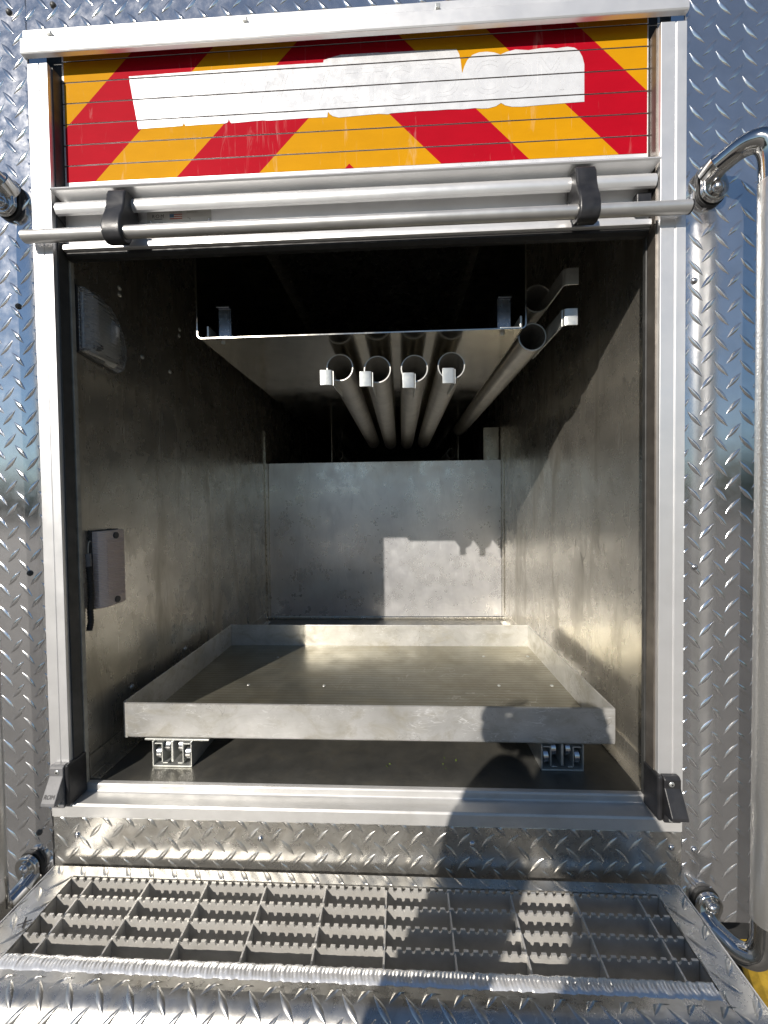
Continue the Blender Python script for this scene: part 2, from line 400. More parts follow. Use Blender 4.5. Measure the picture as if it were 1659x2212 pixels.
pt = plate('tread_panel', -.6475, .4705, .836, 1.05, 'tread plate panel above the door', os=ph.x+.01, ot=ph.z+.004)
rivet(pt, [at(115, 12, PY)], mat='seal_rubber')
# kick plate below the sill
KY = .662
pk = plate('kick_plate', -.6415, .4695, -.712, -.5645, 'tread plate strip below the sill', y=KY, os=ph.x+.006, ot=-.610, mt='step_aluminium')
rivet(pk, [at(168, 1803, KY), at(563, 1811, KY), at(1020, 1822, KY), at(1450, 1830, KY)])

# door frame: posts with grooves, header, sill
def post(x0, x1, inner, label):
    gx = x0+(x1-x0)*.58
    mb = MB().prism_z([(x0, .70), (x0, .66), (gx-.0012, .66), (gx-.0006, .6615), (gx+.0006, .6615), (gx+.0012, .66), (x1, .66), (x1, .70)] , -.5395, .772)
    return mb.build('door_post', 'frame_aluminium', truck, bevel=.0012, label=label)
pL = post(PL0, PL1, 1, 'left upright of the door frame'); pR = post(PR0, PR1, -1, 'right upright of the door frame')
for x, p in ((PL1, pL), (PR0, pR)):
    s_ = 1 if x < 0 else -1
    MB().box(min(x, x+s_*.0045), max(x, x+s_*.0045), .690, .699, -.5245, .46).build('door_seal', 'seal_light' if s_ > 0 else 'seal_rubber', p, bevel=.001)
    MB().box(min(x, x+s_*.0028), max(x, x+s_*.0028), .668, .688, -.5245, .772).build('guide_channel', 'seal_rubber' if s_ > 0 else 'guide_brown', p)
hd = MB().prism_x([(.6605, .789), (.659, .7915), (.659, .814), (.6605, .8165), (.6645, .817), (.6645, .835), (.668, .835), (.668, .789)], -.653, .473).build('door_header', 'frame_aluminium', truck, bevel=.0008)
for px, py in ((110, 77), (531, 48), (945, 20)):
    q = at(px, py, .664); MB().box(q.x-.004, q.x+.004, .658, .6644, q.z-.0035, q.z+.0035).build('clip', 'galvanised', hd, bevel=.001)
MB().box(-.645, .4725, .702, .76, .773, .845).build('header_backing', 'chassis_shade_black', truck)
sill = MB().prism_x([(.66, -.5635), (.66, -.543), (.662, -.5395), (.690, -.5395), (.692, -.5375), (.692, -.5275), (.694, -.525), (.702, -.525), (.704, -.5285), (.704, -.5635)], -.6418, .4695)
sl_o = sill.build('door_sill', 'sill_aluminium', truck, bevel=.001, label='aluminium door sill')

# compartment lining
T = .004
wl = MB().box(XL-T, XL, .7005, 3.4, ZF-.03, .846).build('compartment_wall', 'lining_aluminium', truck, label='left wall of the compartment')
wr = MB().box(XR, XR+T, .7005, 3.4, ZF-.03, .846).build('compartment_wall', 'lining_aluminium', truck, label='right wall of the compartment')
MB().box(XL-T, XR+T, .702, 3.4, .846, .850).build('compartment_ceiling', 'lining_aluminium', truck)
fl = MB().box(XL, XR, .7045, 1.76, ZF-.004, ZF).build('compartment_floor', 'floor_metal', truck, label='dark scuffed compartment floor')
bp = MB().box(XL+.006, XR-.004, YB, YB+T, ZF+.012, .1865).build('back_panel', 'back_aluminium', truck, bevel=.001, label='grey metal panel at the back of the compartment')
MB().box(XL+.004, XR-.004, YB-.006, YB+T, ZF, ZF+.010).build('skirting_angle', 'lining_aluminium', truck, bevel=.001)
for x0, x1 in ((XL, XL+.005), (XR-.0035, XR)):
    MB().box(x0, x1, YB-.035, YB+T, ZF, .33).build('corner_angle', 'lining_aluminium', truck, bevel=.001)
MB().box(XL, XR, YB+.0045, 3.4, .165, .169).build('upper_deck', 'lining_aluminium', truck)
MB().box(XL, XR, 3.40, 3.404, .10, .85).build('shaded_end_wall', 'chassis_shade_black', truck)  # coloured black to stand in for the shade at the deep end
MB().box(.375, XR-.004, YB+.03, YB+.034, .17, .336).build('return_flange', 'lining_aluminium', truck, bevel=.001)
for px in (717, 990):
    q = at(px, 990, 2.05)
    MB().box(q.x-.0015, q.x+.0015, 2.05, 3.3, .17, .60).build('divider', 'lining_aluminium', truck, bevel=.0006)
# wall angle at the foot of the side walls
for s_, x in ((1, XL), (-1, XR)):
    MB().prism_y([(x+s_*.0005, ZF+.0002), (x+s_*.022, ZF+.0002), (x+s_*.022, ZF+.0035), (x+s_*.0045, ZF+.0045), (x+s_*.0035, ZF+.045), (x+s_*.0005, ZF+.045)], .7055, 1.69).build('wall_angle', 'lining_aluminium', truck, bevel=.0008)
# rivets, clips and screws on the walls
for px, py in ((258, 622), (258, 636), (388, 712), (387, 725), (307, 771), (367, 803), (285, 1483), (400, 1401)):
    c = ray(px, py); q = c*(XL/c.x)
    MB().dome((XL, q.y, q.z), (1, 0, 0), .0055, .004).build('screw', 'galvanised', wl, smooth=True)
for z in (.11, -.02, -.15, -.28, -.41, -.5):
    MB().dome((XL+.0035, YB-.022, z), (1, -.3, 0), .003, .002).build('rivet', 'rivet_metal', wl, smooth=True)
    MB().dome((XR-.0025, YB-.022, z), (-1, -.3, 0), .003, .002).build('rivet', 'rivet_metal', wr, smooth=True)
# black plate put in for the undercarriage shade, then panel return and underbody
MB().box(-1.0, .95, .72, .74, -.815, -.70).build('shade_plate', 'chassis_shade_black', truck, bevel=.003)
MB().box(-1.0, .95, .672, .719, -.722, -.714).build('panel_return', 'tread_aluminium', truck)
MB().box(-1.0, .95, .74, 3.0, -.76, -.735).build('underbody', 'chassis_shade_black', truck)

# ------------------------------------------------------------------ roll-up door
door = thing('roll_up_door', (-.09, .69, .458), 'half raised roll up shutter with red and yellow chevron tape and a peeled white patch', 'shutter')
DY = .685; DX0, DX1 = -.6015, .4245
ZS = [.5793+.0367*k for k in range(8)]
TX0, TX1 = -.598, .4225
def clip_poly(poly, f):                      # keep where f(p) >= 0
    out = []
    for i in range(len(poly)):
        a, b = poly[i], poly[(i+1) % len(poly)]; fa, fb = f(a), f(b)
        if fa >= 0: out.append(a)
        if (fa >= 0) != (fb >= 0):
            k = fa/(fa-fb); out.append((a[0]+(b[0]-a[0])*k, a[1]+(b[1]-a[1])*k))
    return out
XC = -.084
CS = [(.30, .445, 1), (.445, .595, 0), (.595, .747, 1), (.747, .897, 0), (.897, 1.047, 1), (1.047, 1.196, 0), (1.196, 1.346, 1), (1.346, 1.5, 0)]
def c1p(zx, zy): return ((480+zx/1.6265)*.5486, (150+zy/1.6265)*.5486)
def c2p(zx, zy): return ((1300+zx/1.508)*.5486, (100+zy/1.508)*.5486)
bot = [c1p(*p) for p in ((105, 582), (250, 571), (388, 561), (394, 548), (397, 528), (400, 548), (406, 561), (520, 552), (660, 546), (678, 538), (685, 517), (692, 536), (700, 544), (900, 526), (950, 528), (1195, 510), (1315, 506), (1317, 488), (1320, 470), (1332, 486), (1350, 499), (1390, 508), (1480, 499))]
bot += [c2p(*p) for p in ((290, 524), (345, 527), (360, 521), (520, 508), (620, 504), (700, 498), (790, 497), (860, 490), (900, 493), (940, 491), (985, 479), (1015, 459), (1040, 474), (1080, 482), (1140, 482), (1250, 472), (1390, 461), (1512, 452))]
top = [c2p(*p) for p in ((1513, 300), (1511, 235), (1498, 185), (1478, 148), (1450, 131), (1410, 126), (1375, 130), (1345, 136), (1300, 131), (1250, 134), (1180, 146), (1100, 142), (1045, 157), (1012, 172), (975, 160), (930, 155), (885, 159), (845, 174), (815, 204), (796, 244), (784, 286), (779, 245), (774, 200), (766, 168), (750, 140), (500, 150), (300, 162))]
top += [c1p(*p) for p in ((1640, 92), (1400, 106), (1335, 126), (1290, 140), (1290, 156), (1000, 173), (42, 245))]
def to_xz(l): return [(q.x, q.z) for q in (at(px, py, DY-.001) for px, py in l)]
patch_b = to_xz([top[-1]]+bot); patch_t = to_xz([bot[-1]]+top)[::-1]
def mono(l):
    out = [l[0]]
    for p in l[1:]: out.append((max(p[0], out[-1][0]+1e-5), p[1]))
    return out
patch_b, patch_t = mono(patch_b), mono(patch_t)
def lerp_at(l, x):
    if x <= l[0][0]: return l[0][1]
    for a, b in zip(l, l[1:]):
        if x <= b[0]: return a[1]+(b[1]-a[1])*(x-a[0])/(b[0]-a[0])
    return l[-1][1]
for k in range(7):
    z0, z1 = ZS[k]+.0009, ZS[k+1]-.0009
    sl_ = MB().prism_x([(DY+.010, z0), (DY+.0008, z0), (DY, z0+.0006), (DY, z1-.0006), (DY+.0008, z1), (DY+.010, z1)], DX0, DX1).build('slat', 'slat_white', door, smooth=True, angle=.9)
    MB().box(DX0, DX1, DY+.0004, DY+.0095, z1+.00004, z1+.00176).build('slat_hinge', 'black_rubber', sl_)
    mb = MB(); za, zb = z0+.0002, z1-.0002
    if k == 0: za = .5868
    for c0, c1, colr in CS:
        for sd in (-1, 1):
            poly = [(XC, c0), (XC, c1), (XC+sd*1.2, c1-1.2), (XC+sd*1.2, c0-1.2)]
            for f in (lambda p: p[1]-za, lambda p: zb-p[1], lambda p: p[0]-TX0, lambda p: TX1-p[0]):
                if len(poly) > 2: poly = clip_poly(poly, f)
            if len(poly) > 2:
                if sd > 0: poly = poly[::-1]
                n = len(poly)
                mb.add([(x, DY-.0004, z) for x, z in poly], [tuple(range(n))], 1 if colr == 0 else 0)
    # colour 0 = red, 1 = yellow; the lowest centre field is red
    mb.build('reflective_tape', ['tape_yellow', 'tape_red'], sl_)
    q = MB(); xa_ = patch_b[0][0]; dx = .0008; nn = int((patch_b[-1][0]-xa_)/dx)
    prev = None
    for c_ in range(nn+1):
        x = xa_+dx*c_; lo_z, hi_z = max(lerp_at(patch_b, x), za), min(lerp_at(patch_t, x), zb)
        cur = (x, lo_z, hi_z) if hi_z > lo_z+1e-5 else None
        if prev and cur:
            q.add([(prev[0], DY-.0008, prev[1]), (cur[0], DY-.0008, cur[1]), (cur[0], DY-.0008, cur[2]), (prev[0], DY-.0008, prev[2])], [(0, 1, 2, 3)])
        prev = cur
    if q.f: q.build('white_patch', 'patch_white', sl_)
gt = text_mesh('ghost_lettering', 'WWW.ETCFD.COM', .082, 'ghost_grey', door, (-.335, DY-.0010, .6995), width=.62, outline=.00010)
# bottom rail: drip lip, rounded nose, label face, foot
rail_prof = [(.6995, .5785), (.684, .5785), (.683, .574), (.656, .5535), (.651, .5515), (.650, .549), (.652, .547), (.664, .5462), (.674, .545), (.677, .541), (.6765, .538),
             (.668, .5372), (.662, .5345), (.659, .530), (.658, .5245), (.659, .519), (.662, .5145), (.6665, .5138), (.672, .5185), (.677, .5255), (.681, .5285),
             (.682, .5255), (.682, .474), (.680, .471), (.674, .470), (.673, .466), (.6735, .461), (.6775, .459), (.6995, .459)]
rail = MB().prism_x(rail_prof, -.600, .4235).build('bottom_rail', 'rail_aluminium', door, smooth=True, angle=.7)
MB().prism_x([(.679, .4588), (.698, .4588), (.698, .452), (.692, .449), (.684, .449), (.679, .453)], -.600, .4235).build('bottom_seal', 'black_rubber', door, smooth=True)
# end blocks of the bottom rail
for x0, x1 in ((-.603, -.6002), (.4237, .4268)):
    MB().prism_x([(.664, .535), (.661, .525), (.664, .515), (.682, .508), (.682, .462), (.698, .462), (.698, .545), (.68, .545)], x0, x1).build('end_cap', 'black_plastic', rail)
MB().box(.398, .4225, .671, .6815, .480, .512).build('latch_block', 'black_plastic', rail, bevel=.002)
# maker's label on the rail
la, lb = at(318, 478, .6812), at(456, 462, .6812)
lab = MB().box(la.x, lb.x, .6809, .6819, .5030, .5262).build('label_plate', 'label_silver', rail, bevel=.0003)
zt = .5135
text_mesh('lettering', 'R·O·M', .0088, 'print_black', lab, (la.x+.010, .6805, zt), width=.021)
MB().box(la.x+.014, la.x+.028, .6803, .6808, zt-.0024, zt-.0018).build('rule', 'print_black', lab)
text_mesh('lettering', 'Made in USA', .0042, 'print_brown', lab, (la.x+.042, .6805, .5205), width=.0225)
fx, fz = la.x+.042, .5105
for k in range(5):
    MB().box(fx, fx+.0225, .68035, .6808, fz+.0017*k, fz+.0017*(k+1)).build('flag_stripe', 'print_red' if k % 2 == 0 else 'print_white', lab)
MB().box(fx, fx+.0078, .6800, .6803, fz+.0026, fz+.0085).build('flag_field', 'print_blue', lab)
text_mesh('lettering', 'Serial Number', .0034, 'print_brown', lab, (la.x+.073, .6805, .5205), width=.020)
rivet(lab, [(la.x+.006, .6809, .5075), (lb.x-.004, .6809, .5075)], r=.0026, h=.0016, name='screw')
# lift bar and its two black brackets
BY, BZ, BRd = .644, .4646, .0099
bar = MB().tube([(-.640, BY, BZ), (.4625, BY, BZ)], BRd, 32).build('lift_bar', 'bar_aluminium', door, smooth=True)
MB().tube([(.4626, BY, BZ), (.4648, BY, BZ)], .0103, 32).build('end_cap', 'black_plastic', bar, smooth=True)
MB().tube([(-.6401, BY, BZ), (-.6418, BY, BZ)], .0097, 32).build('end_cap', 'bar_aluminium', bar, smooth=True)
brk = [(.676, .540), (.655, .5415), (.647, .539), (.643, .530), (.641, .512), (.637, .497), (.631, .484), (.6285, .470), (.629, .457), (.634, .4485), (.643, .4455), (.654, .449), (.660, .460), (.665, .475), (.672, .495), (.6805, .508)]
for xc in (-.478, .303):
    MB().prism_x(brk, xc-.0165, xc+.0165).build('bar_bracket', 'black_plastic', door, bevel=.0028, seg=3, smooth=True)

# latch strikers at the foot of the posts
for sgn, px0, px1, nm in ((1, -.633, -.6075, 'left'), (-1, .432, .459, 'right')):
    lt = thing('door_latch', ((px0+px1)/2, .65, -.54), ('grey' if sgn > 0 else 'black') + ' plastic latch ramp screwed to the foot of the %s door post' % nm, 'latch', 'latch ramps at the foot of the posts')
    prof = [(.6598, -.462), (.652, -.462), (.648, -.466), (.648, -.480), (.642, -.492), (.630, -.516), (.629, -.521), (.634, -.5235), (.647, -.5235), (.648, -.5265), (.648, -.5385), (.6598, -.5385)]
    mb = MB(); n = len(prof); 
    vs = []
    for x in (px0, px1):
        for y, z in prof: vs.append((x, y, z))
    fs = [tuple(range(n-1, -1, -1)), tuple(range(n, 2*n))] + [(i, (i+1) % n, n+(i+1) % n, n+i) for i in range(n)]
    mb.add(vs, fs)
    mb.build('ramp', 'grey_plastic' if sgn > 0 else 'black_plastic', lt, bevel=.0014)
    if sgn > 0: MB().box(px1+.0002, -.6000, .6505, .692, -.538, -.462).build('guide_block', 'black_plastic', lt, bevel=.003)
    else: MB().box(.4235, px0-.0002, .6505, .692, -.538, -.462).build('guide_block', 'black_plastic', lt, bevel=.003)
    xm = (px0+px1)/2
    for y, z in ((.648, -.473), (.648, -.5325)):
        s_ = MB().dome((xm+.002*sgn, y, z), (0, -1, 0), .0046, .0018).build('screw', 'galvanised', lt, smooth=True)
        MB().box(xm+.002*sgn-.0012, xm+.002*sgn+.0012, y-.0024, y-.0016, z-.0012, z+.0012).build('socket', 'print_black', s_)
    if sgn > 0:
        text_mesh('lettering', 'ROM', .0095, 'print_black', lt, (px0+.0035, .6318, -.5100), width=.0185, zdir=Vector((0, .46, .89)).normalized())

# ------------------------------------------------------------------ grab handles
def grab(name, bx, bz0, bz1, rx, label, flip=False):
    t_ = thing(name, (bx, .66, bz1), label, 'handle', 'grab handles beside the door')
    zt_, zb_ = bz0+.010, bz1-.010
    def bend(sz, zc):
        return [(bx-.008*(1 if rx > bx else -1), .648, zc+sz*.024), (bx+(rx-bx)*.25, .626, zc+sz*.034), (bx+(rx-bx)*.55, .612, zc+sz*.033), (bx+(rx-bx)*.8, .606, zc+sz*.024),
                (rx-.002*(1 if rx > bx else -1), .605, zc+sz*.004), (rx, .605, zc-sz*.03)]
    up = bend(1, bz0); dn = bend(-1, bz1)[::-1]
    def smooth_path(pts, n=6):
        pts = [Vector(p) for p in pts]; out = []
        for i in range(len(pts)-1):
            p0, p1, p2, p3 = pts[max(i-1, 0)], pts[i], pts[i+1], pts[min(i+2, len(pts)-1)]
            for k in range(n):
                u = k/n; out.append(.5*((2*p1)+(p2-p0)*u+(2*p0-5*p1+4*p2-p3)*u*u+(3*p1-p0-3*p2+p3)*u**3))
        out.append(pts[-1]); return out
    MB().tube(smooth_path(up), .0158, 24).build('bend', 'chrome', t_, smooth=True)
    MB().tube(smooth_path(dn), .0158, 24).build('bend', 'chrome', t_, smooth=True)
    MB().tube([(rx, .605, bz0-.03), (rx, .605, bz1+.03)], .0164, 32).build('grip', 'knurled_steel', t_, smooth=True)
    for sz, zc in ((1, bz0), (-1, bz1)):
        # teardrop flange with collar and bolt
        cxo, czo = bx-.008*(1 if rx > bx else -1), zc+sz*.030
        out = []
        for k in range(25):
            a = math.pi*2*k/25
            r = .0225; x, z = bx+math.cos(a)*r, zc+math.sin(a)*r
            if math.sin(a)*sz > .25:
                q = (math.sin(a)*sz-.25)/.75
                x += (cxo-bx)*q; z += sz*.024*q
            out.append((x, z))
        ga = MB().prism_y(out, .6615, .6668).build('gasket', 'black_rubber', t_, bevel=.001)
        br = MB().prism_y([(bx+(x-bx)*.92, zc+sz*.006+(z-zc-sz*.006)*.93) for x, z in out], .651, .6614).build('flange', 'chrome', t_, bevel=.003, seg=3, smooth=True)
        MB().tube([(cxo, .660, zc+sz*.022), (cxo+(rx-bx)*.1, .640, zc+sz*.0285)], [.0185, .0172], 24).build('collar', 'chrome', br, smooth=True)
        MB().tube([(bx, .6512, zc-sz*.002), (bx, .6485, zc-sz*.002)], .0115, 24).build('washer', 'chrome', br, smooth=True)
        MB().dome((bx, .6486, zc-sz*.002), (0, -1, 0), .0085, .0062).build('bolt', 'rivet_metal', br, smooth=True)
    return t_
grab('grab_handle', .511, .500, -.684, .5535, 'knurled steel grab handle right of the door, partly cut by the edge of the picture')
grab('grab_handle', -.688, .532, -.655, -.6925, 'steel grab handle left of the door, only its end brackets showing')

# ------------------------------------------------------------------ rear step
ZT = -.645
step = thing('rear_step', (-.08, .55, ZT-.08), 'folding rear step of diamond tread plate with a serrated grating in the middle', 'step')
SX0, SX1, SY1 = -.628, .4535, .650
HX0, HX1, HY0, HY1 = -.580, .410, .5085, .633
NR = .034; NY = .486
arc = [(NY-NR*math.sin(a), ZT-NR+NR*math.cos(a)) for a in [math.pi/2*k/10 for k in range(11)]]
# top sheet of the frame, four strips with butt joints under one skin
fr = MB()
fr.box(SX0, SX1, HY1, SY1, ZT-.004, ZT)
fr.box(SX0, HX0, NY, HY1, ZT-.004, ZT); fr.box(HX1, SX1, NY, HY1, ZT-.004, ZT)
fr.box(HX0, HX1, NY, HY0, ZT-.004, ZT)
fo = fr.build('step_frame', 'step_aluminium', step)
nose_prof = [(NY, ZT)] + arc[1:] + [(NY-NR, ZT-.10), (NY-NR+.004, ZT-.10), (NY-NR+.004, ZT-NR)] + [(NY-(NR-.004)*math.sin(a), ZT-NR+(NR-.004)*math.cos(a)) for a in [math.pi/2*(10-k)/10 for k in range(1, 11)]]
no = MB().prism_x(nose_prof, SX0, SX1).build('step_nose', 'step_aluminium', step, smooth=True, angle=.5)
sk = MB()
for x0, x1, nm in ((SX0-.0005, SX0+.003, 'l'), (SX1-.003, SX1+.0005, 'r')):
    MB().prism_x([(SY1, ZT-.0045), (NY, ZT-.0045), (NY-NR+.006, ZT-NR), (NY-NR+.006, ZT-.10), (SY1, ZT-.10)], x0, x1).build('step_side', 'step_aluminium', step)
# bright turned edge along both sides
for x0, x1 in ((SX0-.0025, SX0-.0006), (SX1+.0006, SX1+.0025)):
    MB().box(x0, x1, NY, SY1-.001, ZT-.05, ZT+.0012).build('turned_edge', 'frame_aluminium', step, bevel=.0005)
def fxy(s, t, h): return (s, t, ZT+h+.0001)
def inhole(s, t, L=.013): return HX0-L < s < HX1+L and HY0-.004 < t < HY1+.004
for a in ((SX0+.001, SX1-.001, HY1+.001, SY1-.001, None), (SX0+.001, HX0-.001, NY+.001, HY1-.001, None), (HX1+.001, SX1-.001, NY+.001, HY1-.001, None)):
    lugs(fxy, a[0], a[1], a[2], a[3], .011, .642, None).build('tread_pattern', 'step_aluminium', fo, smooth=True, kind='stuff', angle=1.2)
def fnose(s, t, h):                     # t = distance along the skin from the start of the bend, downwards negative
    dd = -t; A = NR*math.pi/2
    if dd <= 0: return (s, NY-dd, ZT+h+.0001)
    if dd < A:
        a = dd/NR; return (s, NY-(NR+h)*math.sin(a), ZT-NR+(NR+h)*math.cos(a))
    return (s, NY-NR-h, ZT-NR-(dd-A))
lugs(fnose, SX0+.001, SX1-.001, -.115, .006, .011, -.012, None, L=.020).build('tread_pattern', 'step_aluminium', no, smooth=True, kind='stuff', angle=1.2)
# serrated bars
def serr_bar(y, x0, x1, name='grating_bar'):
    p = .0138; pts = [(x0, -.046)]
    x = x0; top_ = []
    top_.append((x0, 0))
    while x+p < x1:
        a = x+p*.46
        top_ += [(a, 0), (a+p*.04, -.0034), (a+p*.14, -.0056), (a+p*.34, -.0058), (a+p*.46, -.0036), (a+p*.50, 0)]
        x += p
    top_.append((x1, 0))
    mb = MB(); n = len(top_)
    vs = []
    for yy in (y-.0016, y+.0016):
        vs += [(px, yy, ZT-.001+pz) for px, pz in top_] + [(px, yy, ZT-.046) for px, pz in top_]
    fs = []
    for i in range(n-1):
        fs.append((i, n+i, n+i+1, i+1)); fs.append((2*n+i, 2*n+i+1, 3*n+i+1, 3*n+i)); fs.append((i, i+1, 2*n+i+1, 2*n+i)); fs.append((n+i, 3*n+i, 3*n+i+1, n+i+1))
    fs += [(0, 2*n, 3*n, n), (n-1, 2*n-1, 4*n-1, 3*n-1)]
    mb.add(vs, fs); return mb.build(name, 'grating_metal', step)
BYS = [.630, .6005, .5715, .5435, .5165]
for i, y in enumerate(BYS): serr_bar(y, HX0+.001+.0, HX1-.001)
for k in range(10):
    x = -.5435+.1023*k
    if x > HX1-.01: continue
    for i in range(4):
        y1, y0 = BYS[i]-.0018, BYS[i+1]+.0018
        MB().prism_x([(y0, ZT-.0065), (y0+.003, ZT-.0045), (y1, ZT-.0030), (y1, ZT-.040), (y0, ZT-.040)], x-.0013, x+.0013).build('cross_bar', 'grating_metal', step)
for x0, x1 in ((HX0-.003, HX0), (HX1, HX1+.003)):
    MB().box(x0, x1, HY0, HY1, ZT-.05, ZT-.0042).build('grating_end', 'grating_metal', step)
# weld bead along the front of the grating
wb = MB(); nx = 1100; nyc = 9; x0w, x1w = HX0+.002, HX1-.004
rnd = [random.uniform(-1, 1) for _ in range(400)]
vs = []
for i in range(nx+1):
    u = i/nx; x = x0w+(x1w-x0w)*u
    for j in range(nyc+1):
        q = j/nyc; yy = .4975+.0205*q
        cres = .0042*math.sin(math.pi*q)               # ripples bow along the bead
        ph_ = (x+cres+.0012*math.sin(x*90))/.0056; k = int(math.floor(ph_)); fr_ = ph_-k
        saw = (1-abs(2*fr_-1))**1.2*.0008 + rnd[k % 400]*.0008
        wob = .0012*rnd[(k*7) % 400]
        vs.append((x, yy+wob*(q-.5)*1.5, ZT+.0006+math.sin(math.pi*q)*(.0020+saw) - (0 if 0 < j < nyc else .0015)))
fs = [(i*(nyc+1)+j, (i+1)*(nyc+1)+j, (i+1)*(nyc+1)+j+1, i*(nyc+1)+j+1) for i in range(nx) for j in range(nyc)]
wb.add(vs, fs).build('weld_bead', 'weld', step, smooth=True, angle=1.4)
# black marker cross on the left side strip
q = onz(53, 2000-5, ZT+.0006)
mk = MB()
for a in (.5, 2.1):
    d = Vector((math.cos(a), math.sin(a), 0))*.009; n_ = Vector((-math.sin(a), math.cos(a), 0))*.0012
    c_ = Vector((q.x, q.y, ZT+.0022+(.0003 if a > 1 else 0))); mk.add([c_-d-n_, c_+d-n_, c_+d+n_, c_-d+n_], [(0, 1, 2, 3)])
mk.build('marker_cross', 'marker_ink', step)
# hanger plates that carry the step on the truck
for x in (-.45, .28):
    MB().box(x, x+.006, .60, .6605, ZT-.09, ZT-.048).build('hanger', 'chassis_shade_black', step)

# ------------------------------------------------------------------ slide-out tray
TY0, TY1 = .745, 1.247; TXL, TXR = -.571, .405; TZ0, TZ1 = -.469, -.398
tray = thing('slide_out_tray', (-.083, 1.0, ZF), 'shallow scuffed aluminium slide out tray standing on rollers on the compartment floor', 'tray')
pan = MB().box(TXL+.003, TXR-.003, TY0+.003, TY1-.003, TZ0, TZ0+.003).build('tray_floor', 'tray_aluminium', tray)
fl_ = MB().prism_x([(TY0+.003, TZ1), (TY0, TZ1-.001), (TY0-.0002, TZ0+.008), (TY0+.001, TZ0+.002), (TY0+.006, TZ0-.001), (TY0+.012, TZ0-.001), (TY0+.012, TZ0-.0002), (TY0+.003, TZ0-.0002)], TXL+.012, TXR-.0005)
fl_.build('front_lip', 'tray_lip', tray, smooth=True, angle=.5)
MB().prism_z([(TXL+.0118, TY0+.0002), (TXL+.006, TY0+.001), (TXL+.0015, TY0+.004), (TXL, TY0+.010), (TXL+.003, TY0+.010), (TXL+.0118, TY0+.0035)], TZ0, TZ1).build('corner', 'tray_lip', tray, smooth=True)
MB().box(TXL, TXL+.003, TY0+.0102, TY1, TZ0, TZ1).build('side_lip', 'tray_lip', tray, bevel=.0008)
MB().box(TXR-.003, TXR, TY0+.0032, TY1, TZ0, TZ1).build('side_lip', 'tray_lip', tray, bevel=.0008)
MB().box(TXL+.0031, TXR-.0031, TY1-.003, TY1, TZ0+.0001, TZ1).build('back_lip', 'tray_lip', tray, bevel=.0008)
for px, py in ((1045, 1418), (1140, 1418), (1078, 1481), (1192, 1481), (537, 1479), (600, 1420), (700, 1481)):
    q = onz(px, py, TZ0+.003)
    MB().dome((q.x, q.y, TZ0+.003), (0, 0, 1), .0045, .002).build('screw', 'galvanised', pan, smooth=True)
def carriage(x0, x1, y0):
    t2 = MB().box(x0-.018, x1+.034, y0+.004, 1.20, TZ0-.006, TZ0-.0025).build('slide_plate', 'galvanised', tray, bevel=.0005)
    xm = (x0+x1)/2; zt_ = TZ0-.0062; zb = ZF+.0005
    ch = MB()
    ch.box(x0, x0+.0022, y0, 1.18, zb, zt_); ch.box(x1-.0022, x1, y0, 1.18, zb, zt_); ch.box(x0+.0022, x1-.0022, y0, 1.18, zb, zb+.003)
    ch.build('channel', 'galvanised', tray, bevel=.0004)
    iz = MB().box(xm-.0022, xm+.0022, y0+.001, 1.18, zb+.010, zt_); iz.build('centre_rail', 'galvanised', tray, bevel=.0004)
    for s_ in (-1, 1):
        xo = x0 if s_ < 0 else x1
        z_ = MB()
        xa = xo-s_*.020
        z_.box(min(xo-s_*.004, xa), max(xo-s_*.004, xa), y0+.002, 1.18, zt_-.006, zt_-.004)
        z_.box(min(xa, xa+s_*.002), max(xa, xa+s_*.002), y0+.002, 1.18, zb+.008, zt_-.006)
        z_.box(min(xa, xa-s_*.010), max(xa, xa-s_*.010), y0+.002, 1.18, zb+.006, zb+.008)
        z_.build('inner_rail', 'galvanised', tray, bevel=.0003)
        for xr, zc, dy in ((xo-s_*.0105, zb+.0225, .006), (xo-s_*.0265, zt_-.0165, .010)):
            rl = MB().tube([(xr-.0055, y0+dy+.012, zc), (xr-.0045, y0+dy+.012, zc), (xr+.0045, y0+dy+.012, zc), (xr+.0055, y0+dy+.012, zc)], [.0125, .0145, .0145, .0125], 24)
            rl.build('roller', 'rivet_metal', tray, smooth=True)
carriage(-.507, -.426, .743); carriage(.268, .349, .752)

# ------------------------------------------------------------------ overhead locker
BXX0, BXX1, BZ0, BY0, BY1 = -.426, .258, .350, .800, 1.45
box_ = thing('overhead_locker', (-.084, 1.1, BZ0), 'overhead sheet metal trough hung from the compartment ceiling, open at the front', 'locker')
R_ = .010
bpn = MB().box(BXX0+R_, BXX1-R_, BY0, BY1, BZ0, BZ0+.0025).build('bottom_sheet', 'locker_aluminium', box_)
MB().box(BXX0+R_, BXX1-R_, BY1+.0005, 2.9, BZ0+.0045, BZ0+.007).build('rear_sheet', 'locker_aluminium', box_)
for s_, x in ((1, BXX0), (-1, BXX1)):
    pr_ = [(x+s_*R_, BZ0)]
    for k in range(0, 7):
        a = math.pi/2*k/6; pr_.append((x+s_*R_-s_*R_*math.sin(a), BZ0+R_-R_*math.cos(a)))
    pr_ += [(x, .80), (x+s_*.0025, .80)]
    for k in range(0, 7):
        a = math.pi/2*(6-k)/6; pr_.append((x+s_*R_-s_*(R_-.0025)*math.sin(a), BZ0+R_-(R_-.0025)*math.cos(a)))
    MB().prism_y(pr_, BY0, 2.9).build('side_sheet', 'locker_aluminium', box_)
